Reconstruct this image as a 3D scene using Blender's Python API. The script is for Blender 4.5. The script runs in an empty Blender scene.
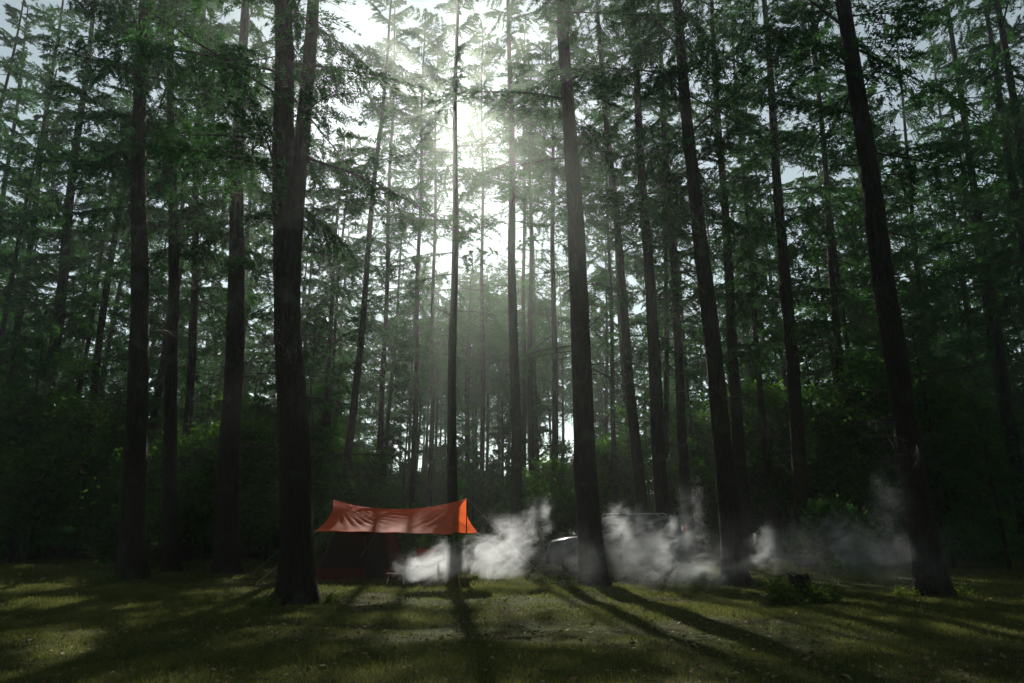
import bpy, math
import numpy as np

# ------------------------------------------------------------------ camera, sky, sun, exposure
SC = bpy.context.scene
COL = SC.collection
W, H, F = 1024, 683, 683.0
PITCH = math.radians(15.1)
CAM = np.array([0.0, 0.0, 1.4])
FWD = np.array([0.0, math.cos(PITCH), math.sin(PITCH)])
UPV = np.array([0.0, -math.sin(PITCH), math.cos(PITCH)])
RGT = np.array([1.0, 0.0, 0.0])

cam_d = bpy.data.cameras.new('camera')
cam = bpy.data.objects.new('camera', cam_d)
COL.objects.link(cam)
cam.location = CAM
cam.rotation_euler = (math.pi / 2 + PITCH, 0, 0)
cam_d.sensor_width = 36.0
cam_d.lens = 36.0 * F / W
cam_d.clip_start = 0.05
cam_d.clip_end = 3000
SC.camera = cam


def ray(px, py):
    d = FWD * F + RGT * (px - W / 2) + UPV * (H / 2 - py)
    return d / np.linalg.norm(d)


SUN = ray(449, 100)                      # direction towards the sun
SUN_EL = math.asin(SUN[2])
SUN_AZ = math.atan2(SUN[0], SUN[1])

world = bpy.data.worlds.new('World')
SC.world = world
world.use_nodes = True
wn = world.node_tree
sky = wn.nodes.new('ShaderNodeTexSky')
sky.sky_type = 'NISHITA'
sky.sun_disc = False
sky.sun_elevation = SUN_EL
sky.sun_rotation = SUN_AZ
sky.altitude = 600
sky.air_density = 1.0
sky.dust_density = 0.5
sky.ozone_density = 1.0
bg = wn.nodes['Background']
hz_ = wn.nodes.new('ShaderNodeHueSaturation')      # thin high cloud takes the blue out of the sky
hz_.inputs['Saturation'].default_value = 0.35
tn_ = wn.nodes.new('ShaderNodeMix')
tn_.data_type = 'RGBA'
tn_.blend_type = 'MULTIPLY'
tn_.inputs[0].default_value = 1.0
tn_.inputs[7].default_value = (0.91, 1.03, 1.0, 1)
wn.links.new(sky.outputs[0], hz_.inputs['Color'])
wn.links.new(hz_.outputs[0], tn_.inputs[6])
wn.links.new(tn_.outputs[2], bg.inputs[0])
bg.inputs[1].default_value = 0.082

sun_d = bpy.data.lights.new('sun', 'SUN')
sun_d.energy = 5.0
sun_d.angle = math.radians(0.5)
sun_d.color = (1.0, 0.94, 0.84)
sun = bpy.data.objects.new('sun', sun_d)
COL.objects.link(sun)
from mathutils import Vector, Matrix
sun.rotation_euler = Vector(SUN).to_track_quat('Z', 'Y').to_euler()
sun.location = (0, 60, 60)

SC.view_settings.view_transform = 'Standard'
SC.view_settings.look = 'None'
SC.view_settings.exposure = 0.48
SC.view_settings.gamma = 1.0
SC.view_settings.use_curve_mapping = False
SC.render.engine = 'CYCLES'
SC.cycles.use_denoising = True
SC.cycles.max_bounces = 6
SC.cycles.diffuse_bounces = 3
SC.cycles.glossy_bounces = 2
SC.cycles.transmission_bounces = 4
SC.cycles.transparent_max_bounces = 8
SC.cycles.volume_bounces = 1
SC.cycles.use_adaptive_sampling = False
SC.cycles.sample_clamp_indirect = 4.0
SC.cycles.caustics_reflective = False
SC.cycles.caustics_refractive = False
SC.cycles.volume_step_rate = 2.0
SC.cycles.volume_max_steps = 128
HAZE_DENSITY = 0.0015
HAZE_G = 0.83

RNG = np.random.default_rng(11)


# ------------------------------------------------------------------ helpers
def at(px, py, Y):
    """world point on the ray of a pixel at the depth Y"""
    d = ray(px, py)
    return CAM + d * (Y / d[1])


def snoise(x, y, s=1.0, seed=0):
    """cheap smooth noise about -1..1"""
    r = np.random.default_rng(1000 + seed)
    out = 0
    for k in range(7):
        a = r.uniform(0, 2 * math.pi)
        f = s * r.uniform(0.5, 1.9)
        out = out + np.sin((x * math.cos(a) + y * math.sin(a)) * f + r.uniform(0, 6.28))
    return out / 3.2


def ground_z(x, y):
    x = np.asarray(x, float)
    y = np.asarray(y, float)
    z = 0.035 * snoise(x, y, 0.9, 3) + 0.02 * snoise(x, y, 2.6, 4) + 0.10 * snoise(x, y, 0.16, 5)
    return z - 0.02


def new_mesh(name, V, faces_list, mats_list):
    """V (n,3); faces_list: list of int arrays (m,k); mats_list: material index of each"""
    me = bpy.data.meshes.new(name)
    V = np.asarray(V, np.float32)
    me.vertices.add(len(V))
    me.vertices.foreach_set('co', V.ravel())
    loops, starts, mi = [], [], []
    off = 0
    for f, m in zip(faces_list, mats_list):
        f = np.asarray(f, np.int32)
        if f.size == 0:
            continue
        k = f.shape[1]
        loops.append(f.ravel())
        starts.append(off + np.arange(len(f), dtype=np.int32) * k)
        mi.append(np.full(len(f), m, np.int32))
        off += f.size
    L = np.concatenate(loops)
    S = np.concatenate(starts)
    me.loops.add(len(L))
    me.loops.foreach_set('vertex_index', L)
    me.polygons.add(len(S))
    me.polygons.foreach_set('loop_start', S)
    me.polygons.foreach_set('material_index', np.concatenate(mi))
    me.update(calc_edges=True)
    me.validate()
    return me


class MB:
    """collects shapes for ONE mesh object"""

    def __init__(self):
        self.v, self.f, self.n = [], {}, 0

    def add(self, V, Fs, m=0):
        V = np.asarray(V, float).reshape(-1, 3)
        if isinstance(Fs, np.ndarray):
            Fs = [Fs]
        else:
            by = {}
            for f in Fs:
                by.setdefault(len(f), []).append(f)
            Fs = [np.array(x) for x in by.values()]
        for f in Fs:
            self.f.setdefault((f.shape[1], m), []).append(f + self.n)
        self.v.append(V)
        self.n += len(V)

    def box(self, c, s, rz=0.0, m=0, taper=1.0):
        hx, hy, hz = s[0] / 2, s[1] / 2, s[2] / 2
        P = np.array([[-hx, -hy, -hz], [hx, -hy, -hz], [hx, hy, -hz], [-hx, hy, -hz],
                      [-hx * taper, -hy * taper, hz], [hx * taper, -hy * taper, hz],
                      [hx * taper, hy * taper, hz], [-hx * taper, hy * taper, hz]])
        R = np.array([[math.cos(rz), -math.sin(rz), 0], [math.sin(rz), math.cos(rz), 0], [0, 0, 1]])
        self.add(P @ R.T + np.array(c), np.array([[0, 3, 2, 1], [4, 5, 6, 7], [0, 1, 5, 4], [1, 2, 6, 5], [2, 3, 7, 6], [3, 0, 4, 7]]), m)

    def tube(self, P, R, sides=8, m=0, cap=True, mod=None):
        P = np.asarray(P, float)
        n = len(P)
        R = np.broadcast_to(np.asarray(R, float), (n,))
        T = np.gradient(P, axis=0)
        T /= np.linalg.norm(T, axis=1)[:, None] + 1e-9
        ref = np.array([0, 0, 1.0]) if abs(T[0, 2]) < 0.8 else np.array([0, 1.0, 0])
        A = np.cross(T, ref)
        A /= np.linalg.norm(A, axis=1)[:, None] + 1e-9
        B = np.cross(T, A)
        th = np.arange(sides) / sides * 2 * math.pi
        rr = R[:, None] * np.ones((1, sides))
        if mod is not None:
            rr = rr * mod
        V = P[:, None, :] + rr[..., None] * (np.cos(th)[None, :, None] * A[:, None, :] + np.sin(th)[None, :, None] * B[:, None, :])
        i = np.arange(n - 1)[:, None] * sides
        j = np.arange(sides)[None, :]
        j2 = (j + 1) % sides
        Fq = np.stack([i + j, i + j2, i + sides + j2, i + sides + j], -1).reshape(-1, 4)
        self.add(V.reshape(-1, 3), Fq, m)
        if cap:
            b = self.n - n * sides
            self.f.setdefault((sides, m), []).append(np.array([[b + k for k in range(sides)]]))
            self.f.setdefault((sides, m), []).append(np.array([[b + (n - 1) * sides + k for k in reversed(range(sides))]]))

    def prism(self, prof, y0, y1, m=0):
        """polygon in x,z extruded along y"""
        k = len(prof)
        V = [(x, y0, z) for x, z in prof] + [(x, y1, z) for x, z in prof]
        Fs = [list(range(k)), list(reversed(range(k, 2 * k)))]
        Fs += [[i, i + k, (i + 1) % k + k, (i + 1) % k] for i in range(k)]
        self.add(V, Fs, m)

    def mesh(self, name):
        fl, ml = [], []
        for (k, m), fs in self.f.items():
            fl.append(np.concatenate(fs))
            ml.append(m)
        return new_mesh(name, np.concatenate(self.v), fl, ml)


def link(name, data, parent=None, mats=(), smooth=False):
    if isinstance(data, MB):
        data = data.mesh(name)
    for m in mats:
        data.materials.append(m)
    if smooth:
        data.polygons.foreach_set('use_smooth', np.ones(len(data.polygons), bool))
    o = bpy.data.objects.new(name, data)
    COL.objects.link(o)
    if parent is not None:
        o.parent = parent
    return o


def thing(name, label, cat, loc=(0, 0, 0), group=None, rz=0.0):
    o = bpy.data.objects.new(name, None)
    o.empty_display_size = 0.3
    COL.objects.link(o)
    o.location = loc
    o.rotation_euler = (0, 0, rz)
    o['label'] = label
    o['category'] = cat
    if group:
        o['group'] = group
    return o


def soften(o, width=0.01, seg=2):
    b = o.modifiers.new('bevel', 'BEVEL')
    b.width = width
    b.segments = seg
    b.limit_method = 'ANGLE'
    b.angle_limit = math.radians(35)


# ------------------------------------------------------------------ materials
def mat(name):
    m = bpy.data.materials.new(name)
    m.use_nodes = True
    nt = m.node_tree
    nt.nodes.clear()
    out = nt.nodes.new('ShaderNodeOutputMaterial')
    return m, nt, out


def N(nt, t, **kw):
    n = nt.nodes.new('ShaderNode' + t)
    for k, v in kw.items():
        if k.startswith('i_'):
            key = k[2:].replace('_', ' ')
            n.inputs[key].default_value = v
        else:
            setattr(n, k, v)
    return n


def ramp(nt, fac, stops):
    r = nt.nodes.new('ShaderNodeValToRGB')
    e = r.color_ramp.elements
    while len(e) < len(stops):
        e.new(0.5)
    for k, (p, c) in enumerate(stops):
        e[k].position = p
        e[k].color = (*c, 1) if len(c) == 3 else c
    nt.links.new(fac, r.inputs[0])
    return r.outputs[0]


def simple(name, col, rough=0.6, metal=0.0, spec=0.3, var=0.15, scale=12.0):
    m, nt, out = mat(name)
    p = N(nt, 'BsdfPrincipled')
    tc = N(nt, 'TexCoord')
    nz = N(nt, 'TexNoise', i_Scale=scale, i_Detail=4.0)
    nt.links.new(tc.outputs['Object'], nz.inputs['Vector'])
    c = ramp(nt, nz.outputs[0], [(0.3, tuple(x * (1 - var) for x in col)), (0.7, tuple(min(1, x * (1 + var)) for x in col))])
    nt.links.new(c, p.inputs['Base Color'])
    p.inputs['Roughness'].default_value = rough
    p.inputs['Metallic'].default_value = metal
    p.inputs['Specular IOR Level'].default_value = spec
    nt.links.new(p.outputs[0], out.inputs[0])
    return m


def foliage_mat(name, c0, c1, trans=0.45, scale=0.6):
    m, nt, out = mat(name)
    g = N(nt, 'NewGeometry')
    oi = N(nt, 'ObjectInfo')
    nz = N(nt, 'TexNoise', i_Scale=scale, i_Detail=3.0)
    nt.links.new(g.outputs['Position'], nz.inputs['Vector'])
    ad = N(nt, 'Math', operation='MULTIPLY_ADD')
    nt.links.new(g.outputs['Random Per Island'], ad.inputs[0])
    ad.inputs[1].default_value = 0.45
    nt.links.new(nz.outputs[0], ad.inputs[2])
    ad2 = N(nt, 'Math', operation='MULTIPLY_ADD')
    nt.links.new(oi.outputs['Random'], ad2.inputs[0])
    ad2.inputs[1].default_value = 0.25
    nt.links.new(ad.outputs[0], ad2.inputs[2])
    c = ramp(nt, ad2.outputs[0], [(0.45, c0), (1.15 / 1.2, c1)])
    d = N(nt, 'BsdfDiffuse')
    t = N(nt, 'BsdfTranslucent')
    nt.links.new(c, d.inputs[0])
    hs = N(nt, 'HueSaturation', i_Hue=0.485, i_Saturation=1.1, i_Value=1.3)
    nt.links.new(c, hs.inputs['Color'])
    nt.links.new(hs.outputs[0], t.inputs[0])
    mx = N(nt, 'MixShader')
    mx.inputs[0].default_value = trans
    nt.links.new(d.outputs[0], mx.inputs[1])
    nt.links.new(t.outputs[0], mx.inputs[2])
    nt.links.new(mx.outputs[0], out.inputs[0])
    return m


def bark_mat():
    m, nt, out = mat('bark')
    p = N(nt, 'BsdfPrincipled')
    tc = N(nt, 'TexCoord')
    mp = N(nt, 'Mapping')
    mp.inputs['Scale'].default_value = (9, 9, 1.6)
    nt.links.new(tc.outputs['Object'], mp.inputs[0])
    vo = N(nt, 'TexVoronoi', i_Scale=2.2, feature='DISTANCE_TO_EDGE')
    nz = N(nt, 'TexNoise', i_Scale=1.8, i_Detail=8.0, i_Roughness=0.65)
    wv = N(nt, 'VectorMath', operation='ADD')
    nt.links.new(mp.outputs[0], nz.inputs['Vector'])
    nt.links.new(mp.outputs[0], wv.inputs[0])
    nt.links.new(nz.outputs['Color'], wv.inputs[1])
    nt.links.new(wv.outputs[0], vo.inputs['Vector'])
    big = N(nt, 'TexNoise', i_Scale=0.9, i_Detail=5.0)
    nt.links.new(tc.outputs['Object'], big.inputs['Vector'])
    c1 = ramp(nt, nz.outputs[0], [(0.3, (0.014, 0.011, 0.010)), (0.62, (0.042, 0.033, 0.027)), (0.8, (0.070, 0.059, 0.051))])
    c2 = ramp(nt, big.outputs[0], [(0.58, (0, 0, 0)), (0.68, (1, 1, 1))])
    mx = N(nt, 'Mix', data_type='RGBA')
    nt.links.new(c2, mx.inputs[0])
    nt.links.new(c1, mx.inputs[6])
    mx.inputs[7].default_value = (0.090, 0.098, 0.080, 1)
    mf = N(nt, 'Math', operation='MULTIPLY')
    mf.inputs[1].default_value = 0.6
    nt.links.new(c2, mf.inputs[0])
    nt.links.new(mf.outputs[0], mx.inputs[0])
    nt.links.new(mx.outputs[2], p.inputs['Base Color'])
    p.inputs['Roughness'].default_value = 0.9
    p.inputs['Specular IOR Level'].default_value = 0.15
    bp = N(nt, 'Bump', i_Strength=1.0, i_Distance=0.08)
    mh = N(nt, 'Math', operation='MULTIPLY_ADD')
    nt.links.new(vo.outputs['Distance'], mh.inputs[0])
    mh.inputs[1].default_value = 1.6
    nt.links.new(nz.outputs[0], mh.inputs[2])
    nt.links.new(mh.outputs[0], bp.inputs['Height'])
    nt.links.new(bp.outputs[0], p.inputs['Normal'])
    nt.links.new(p.outputs[0], out.inputs[0])
    return m


def ground_mat():
    m, nt, out = mat('forest_floor')
    p = N(nt, 'BsdfPrincipled')
    g = N(nt, 'NewGeometry')
    a = N(nt, 'TexNoise', i_Scale=0.45, i_Detail=6.0, i_Roughness=0.6)
    b = N(nt, 'TexNoise', i_Scale=9.0, i_Detail=8.0, i_Roughness=0.7)
    for n in (a, b):
        nt.links.new(g.outputs['Position'], n.inputs['Vector'])
    soil = ramp(nt, b.outputs[0], [(0.3, (0.012, 0.009, 0.004)), (0.55, (0.042, 0.030, 0.011)), (0.75, (0.085, 0.062, 0.022))])
    moss = ramp(nt, b.outputs[0], [(0.3, (0.012, 0.020, 0.004)), (0.7, (0.048, 0.062, 0.012))])
    f = ramp(nt, a.outputs[0], [(0.36, (0, 0, 0)), (0.54, (1, 1, 1))])
    mx = N(nt, 'Mix', data_type='RGBA')
    nt.links.new(f, mx.inputs[0])
    nt.links.new(soil, mx.inputs[6])
    nt.links.new(moss, mx.inputs[7])
    nt.links.new(mx.outputs[2], p.inputs['Base Color'])
    p.inputs['Roughness'].default_value = 0.95
    p.inputs['Specular IOR Level'].default_value = 0.1
    bp = N(nt, 'Bump', i_Strength=0.8, i_Distance=0.05)
    nt.links.new(b.outputs[0], bp.inputs['Height'])
    nt.links.new(bp.outputs[0], p.inputs['Normal'])
    nt.links.new(p.outputs[0], out.inputs[0])
    return m


def cloth_mat(name, col, trans, rough=0.7, wr=0.0):
    m, nt, out = mat(name)
    tc = N(nt, 'TexCoord')
    nz = N(nt, 'TexNoise', i_Scale=3.0, i_Detail=5.0)
    nt.links.new(tc.outputs['Object'], nz.inputs['Vector'])
    c = ramp(nt, nz.outputs[0], [(0.3, tuple(x * 0.88 for x in col)), (0.7, tuple(min(1, x * 1.1) for x in col))])
    p = N(nt, 'BsdfPrincipled')
    p.inputs['Roughness'].default_value = rough
    p.inputs['Specular IOR Level'].default_value = 0.08
    nt.links.new(c, p.inputs['Base Color'])
    t = N(nt, 'BsdfTranslucent')
    nt.links.new(c, t.inputs[0])
    mx = N(nt, 'MixShader')
    mx.inputs[0].default_value = trans
    nt.links.new(p.outputs[0], mx.inputs[1])
    nt.links.new(t.outputs[0], mx.inputs[2])
    nt.links.new(mx.outputs[0], out.inputs[0])
    if wr:
        b = N(nt, 'TexNoise', i_Scale=7.0, i_Detail=3.0)
        nt.links.new(tc.outputs['Object'], b.inputs['Vector'])
        bp = N(nt, 'Bump', i_Strength=wr, i_Distance=0.05)
        nt.links.new(b.outputs[0], bp.inputs['Height'])
        nt.links.new(bp.outputs[0], p.inputs['Normal'])
    return m


BARK = bark_mat()
NEEDLE = foliage_mat('needles', (0.010, 0.048, 0.018), (0.044, 0.130, 0.034), 0.5)
NEEDLE_FAR = foliage_mat('far_needles', (0.011, 0.054, 0.020), (0.050, 0.150, 0.038), 0.5, 0.3)
LEAFM = foliage_mat('broad_leaves', (0.014, 0.062, 0.020), (0.075, 0.175, 0.030), 0.55, 0.5)
GRASSM = foliage_mat('grass_blades', (0.018, 0.040, 0.011), (0.125, 0.142, 0.048), 0.5, 0.9)
TWIG = simple('twig_bark', (0.045, 0.037, 0.031), 0.9, var=0.25)
WEEDM = foliage_mat('weed_leaves', (0.026, 0.055, 0.014), (0.115, 0.175, 0.038), 0.5, 4.0)
GROUNDM = ground_mat()
LITTERM = simple('dry_leaf', (0.20, 0.13, 0.07), 0.8, var=0.4, scale=3.0)

# ------------------------------------------------------------------ where the sun comes through the canopy
# ellipses on the ground (x, y, rx, ry, openness) reached by the sun through gaps in the crowns
def gpt(px, py):
    d = ray(px, py)
    return CAM + d * (-CAM[2] / d[2])


LIT = []
for px, py, rpx, rpy, op in [
        (788, 600, 28, 9, .97), (410, 632, 36, 14, .985), (480, 596, 70, 7, .9), (590, 600, 60, 8, .95), (640, 622, 90, 13, .95),
        (730, 610, 60, 10, .97), (820, 628, 90, 12, .95), (930, 625, 90, 10, .9), (960, 607, 60, 4, .95),
        (570, 650, 60, 10, .6), (700, 662, 80, 14, .75), (900, 655, 80, 10, .6),
        (50, 586, 60, 4, .95), (40, 600, 50, 4, .9), (215, 577, 28, 4, .95), (250, 590, 30, 4, .7),
        (800, 620, 240, 24, .66), (560, 606, 130, 13, .62), (120, 622, 70, 8, .5), (300, 640, 60, 10, .3), (8, 562, 10, 3, .95)]:
    c = gpt(px, py)
    e = gpt(px, py + rpy)
    e2 = gpt(px, py - rpy)
    LIT.append((c[0], c[1], rpx * c[1] / F, abs(e2[1] - e[1]) / 2, op))
# the opening towards the sun in front of the camera
LIT.append((0.9, 1.4, 1.5, 3.2, .5))
# gaps that light the tarp and the smoke (shifted along the sun ray to the ground)
for x, y, z, rx, ry, op in [
        (-3.4, 20.6, 1.7, 2.7, 2.4, .985), (-1.9, 16.8, .5, 1.3, 1.3, .98), (0.0, 17.5, .9, 1.5, 1.5, .96),
        (3.0, 18.2, 1.1, 1.1, 1.4, .97), (4.4, 16.6, .7, 1.8, 1.7, .97), (5.6, 15.0, .6, .9, 1.2, .95), (6.4, 13.8, .9, .6, 1.0, .9)]:
    k = z / SUN[2]
    LIT.append((x - SUN[0] * k, y - SUN[1] * k, rx, ry, op))


def openness(P):
    """how much the crowns are open where the sun ray through P meets the ground"""
    k = P[:, 2] / SUN[2]
    qx = P[:, 0] - SUN[0] * k
    qy = P[:, 1] - SUN[1] * k
    o = np.zeros(len(P))
    for x, y, rx, ry, op in LIT:
        d = ((qx - x) / rx) ** 2 + ((qy - y) / ry) ** 2
        o = np.maximum(o, op * np.clip(1.6 - d * 0.75, 0, 1))
    # the whole clearing is a little thinner
    d = ((qx - 3.5) / 11) ** 2 + ((qy - 14) / 9) ** 2
    o = np.maximum(o, 0.12 * np.clip(1.5 - d, 0, 1))
    return np.clip(o, 0, 0.99)


# ------------------------------------------------------------------ trees
def leaf_tris(C, D, L, Wd, rng):
    """narrow leaf triangles at centres C along directions D"""
    n = len(C)
    R = rng.normal(size=(n, 3))
    S = np.cross(D, R)
    S /= np.linalg.norm(S, axis=1)[:, None] + 1e-9
    V = np.empty((n, 3, 3))
    V[:, 0] = C - S * (Wd / 2)[:, None] - D * (L * 0.35)[:, None]
    V[:, 1] = C + S * (Wd / 2)[:, None] - D * (L * 0.35)[:, None]
    V[:, 2] = C + D * (L * 0.65)[:, None]
    return V


def conifer_branch(rng, L=3.0, leaf=0.10, dens=24.0, droop=0.5):
    """a spray of needles along +x: limb polylines, leaf triangles, twig number of each leaf"""
    t = np.linspace(0, 1, 7)
    sway = rng.normal() * 0.12
    main = np.stack([L * t, sway * L * t ** 2, 0.10 * L * t - droop * L * 0.28 * t ** 2], -1)
    limbs = [(main, np.linspace(0.030, 0.006, 7))]
    Cs, Ds, T = [], [], []
    nt = int(L * 10)
    for i in range(nt):
        u = 0.12 + 0.88 * (i + rng.uniform(0, 0.9)) / nt
        p0 = np.array([np.interp(u, t, main[:, k]) for k in range(3)])
        side = 1 if i % 2 else -1
        ang = side * math.radians(rng.uniform(35, 72))
        l = min(1.15, (0.36 * L * (1 - u) + 0.10 * L)) * rng.uniform(0.5, 1.1)
        d = np.array([math.cos(ang), math.sin(ang), rng.normal() * 0.16 - 0.10])
        dr = rng.uniform(0.15, 0.95)
        s = np.linspace(0, 1, 3)
        tw = p0 + s[:, None] * l * d + np.array([0, 0, -1]) * (dr * l * s ** 2)[:, None]
        limbs.append((tw, np.linspace(0.009, 0.004, 3)))
        m = max(4, int(l * dens))
        if rng.random() < 0.12:
            continue
        ss = rng.uniform(0.08, 1.05, m)
        c = p0 + ss[:, None] * l * d + np.array([0, 0, -1]) * (dr * l * ss ** 2)[:, None]
        c += rng.normal(size=(m, 3)) * np.array([0.035, 0.035, 0.03])
        a2 = ang + rng.choice([-1, 1], m) * np.radians(rng.uniform(15, 75, m))
        dd = np.stack([np.cos(a2), np.sin(a2), rng.normal(size=m) * 0.3 - 0.25], -1)
        dd /= np.linalg.norm(dd, axis=1)[:, None]
        Cs.append(c)
        Ds.append(dd)
        T.append(np.full(m, i))
    C, D, T = np.concatenate(Cs), np.concatenate(Ds), np.concatenate(T)
    n = len(C)
    V = leaf_tris(C, D, leaf * rng.uniform(0.7, 1.4, n), leaf * 0.27 * rng.uniform(0.7, 1.3, n), rng)
    cen = np.array([V[T == i].mean((0, 1)) if (T == i).any() else np.zeros(3) for i in range(nt)])
    return limbs, V, T, cen


PROTO = [conifer_branch(np.random.default_rng(50 + k), 3.0, 0.135, 76, 0.3 + 0.12 * (k % 5)) for k in range(12)]
PROTO_FAR = [conifer_branch(np.random.default_rng(150 + k), 3.0, 0.20, 42, 0.3 + 0.12 * (k % 5)) for k in range(8)]


def basis(az, pitch, roll):
    ca, sa, cp, sp = math.cos(az), math.sin(az), math.cos(pitch), math.sin(pitch)
    X = np.array([ca * cp, sa * cp, sp])
    Yv = np.array([-sa, ca, 0])
    Z = np.cross(X, Yv)
    cr, sr = math.cos(roll), math.sin(roll)
    Y2, Z2 = Yv * cr + Z * sr, Z * cr - Yv * sr
    return np.stack([X, Y2, Z2])          # rows


def limb_tris(mb, P, R, sides=3):
    mb.tube(P, R, sides, cap=False)


def grow(axis, height, crown0, lmax, nbr, rng, protos, twig_limbs=True, cull=None, dead=6, dead0=3.5, thin=0.0, sides=4):
    """branches + needles round a trunk axis (function z->point); returns MB of limbs and leaf verts"""
    mb = MB()
    leaves = []
    az = rng.uniform(0, 6.28)
    for i in range(nbr + dead):
        if i < nbr:
            u = (i + rng.random()) / nbr
            z = crown0 + (height - crown0) * u ** 0.9
            L = lmax * (1 - 0.80 * u ** 1.5) * rng.uniform(0.6, 1.15)
            if u < 0.12:
                L *= rng.uniform(0.6, 1)
            pitch = math.radians(-8 + 38 * u + rng.normal() * 13)
        else:
            z = rng.uniform(dead0, crown0 + 2)
            L = lmax * rng.uniform(0.25, 0.6)
            pitch = math.radians(rng.normal() * 14 - 3)
        az += 2.4 + rng.normal() * 0.5
        p0 = axis(z)
        Bm = basis(az, pitch, rng.normal() * 0.5)
        limbs, V, T, cen = protos[rng.integers(len(protos))]
        s = L / 3.0
        LV = lambda A: (A * s) @ Bm + p0
        mP = LV(limbs[0][0])
        gone = None
        if i < nbr:
            W_ = V.reshape(-1, 3) * s
            W_ = (W_ @ Bm + p0).reshape(-1, 3, 3)
            # leaves keep their size whatever the branch length
            c = W_.mean(1, keepdims=True)
            W_ = c + (W_ - c) * (1 / max(s, 0.25)) ** 0.75
            keep = rng.random(len(cen)) > thin
            if cull is not None:
                cc = LV(cen)
                keep &= rng.random(len(keep)) > cull(cc)
            gone = keep
            W_ = W_[keep[T]]
            if len(W_):
                leaves.append(W_)
            if keep.mean() < 0.15 and rng.random() < 0.7:
                continue
        limb_tris(mb, mP, limbs[0][1] * max(0.6, s), sides)
        if twig_limbs:
            for k, (tp, tr) in enumerate(limbs[1:]):
                if i >= nbr:
                    if rng.random() < 0.55:
                        continue
                elif gone is not None and k < len(gone) and not gone[k] and rng.random() < 0.6:
                    continue
                limb_tris(mb, LV(tp), tr, 3)
    LVv = np.concatenate(leaves) if leaves else np.zeros((0, 3, 3))
    return mb, LVv


def leaf_mesh(name, V):
    n = len(V)
    return new_mesh(name, V.reshape(-1, 3), [np.arange(n * 3, dtype=np.int32).reshape(-1, 3)], [0])


def crown_mesh(name, limbs, V):
    n = len(V)
    fl, ml = [np.arange(n * 3, dtype=np.int32).reshape(-1, 3)], [0]
    vs = [V.reshape(-1, 3)]
    for (k, m), fs in limbs.f.items():
        fl.append(np.concatenate(fs) + n * 3)
        ml.append(1)
    if limbs.n:
        vs.append(np.concatenate(limbs.v))
    return new_mesh(name, np.concatenate(vs), fl, ml)


def trunk_tube(mb, pts, r0, r1, rng, flare=0.42, sides=14, k=5):
    """tapered, slightly lumpy bole with root flare"""
    P = np.asarray(pts)
    n = len(P)
    h = P[:, 2] - P[0, 2]
    u = h / h[-1]
    R = r0 * (1 - u) ** 0.85 + r1 * u
    th = np.arange(sides) / sides * 6.283
    ph = rng.uniform(0, 6.28)
    fl = np.exp(-np.maximum(h - 0.1, 0) / 0.42)[:, None]
    mod = 1 + flare * fl * (1 + 0.45 * np.cos(k * th + ph)[None, :] + 0.2 * np.cos(2 * th + 1.7 * ph)[None, :])
    mod = mod + 0.045 * np.sin(th[None, :] * 3 + h[:, None] * 1.3 + ph) + 0.03 * rng.normal(size=(n, sides))
    mb.tube(P, R, sides, mod=mod, cap=True)


def conifer(base, toppt, height, r0, label, group=None, crown0=8.0, lmax=3.2, nbr=34, dead=8, seed=0, fork=None,
            bow=0.0, protos=PROTO, thin=0.0, name='larch_tree', dead0=3.5, cull=openness):
    """base on the ground, toppt = a point the trunk passes through; all geometry is relative to the base"""
    rng = np.random.default_rng(7000 + seed)
    base = np.array(base, float)
    base[2] = float(ground_z(base[0], base[1])) - 0.05
    d = np.array(toppt) - base
    slope = d[:2] / d[2]
    ph = rng.uniform(0, 6.28)

    def axis(z):
        wob = 0.05 * math.sin(z * 0.45 + ph) * min(1, z / 3)
        b = bow * math.sin(min(z / d[2], 1.2) * math.pi)
        return np.array([slope[0] * z + wob + b, slope[1] * z + wob * 0.6, z])

    root = thing(name, label, 'tree', base, group)
    mb = MB()
    zs = np.concatenate([np.array([0, .1, .22, .38, .6, .9, 1.3, 1.8]), np.linspace(2.4, height, int(height / 0.7))])
    trunk_tube(mb, [axis(z) for z in zs], r0, 0.03, rng)
    if fork:
        z0, dx, dy, rr = fork
        zf = np.linspace(z0, height * 0.95, 22)
        pts = []
        for z in zf:
            g = (z - z0) / 7.6
            g = g * g / (g + 0.12) if g < 1 else g / 1.12
            pts.append(axis(z) + np.array([dx * g + 0.012 * (z - z0) * np.sign(dx), dy * g, 0]))
        Rf = np.linspace(rr, 0.04, 22)
        Rf[0] *= 0.75
        mb.tube(np.array(pts), Rf, 12, mod=1 + 0.04 * rng.normal(size=(22, 12)))
    link('trunk', mb, root, [BARK], True)
    cu = (lambda P: cull(P + base)) if cull else None
    lb, LV = grow(axis, height, crown0, lmax, nbr, rng, protos, True, cu, dead, dead0, thin)
    link('crown', crown_mesh('crown', lb, LV), root, [NEEDLE, TWIG])
    return root


# ------------------------------------------------------------------ ground
def make_ground():
    def spread(a, b, n, dense, k):
        t = np.linspace(-1, 1, n)
        return np.sinh(t * k) / math.sinh(k)
    xs = spread(0, 0, 241, 0, 4.2) * 320
    ys = 14 + spread(0, 0, 261, 0, 4.2) * 320
    X, Y = np.meshgrid(xs, ys)
    Z = ground_z(X, Y)
    V = np.stack([X, Y, Z], -1).reshape(-1, 3)
    nx, ny = len(xs), len(ys)
    i = (np.arange(ny - 1)[:, None] * nx + np.arange(nx - 1)[None, :]).ravel()
    Fq = np.stack([i, i + 1, i + nx + 1, i + nx], -1)
    o = link('ground', new_mesh('ground', V, [Fq], [0]), None, [GROUNDM], True)
    o['kind'] = 'structure'
    return o


make_ground()


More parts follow.
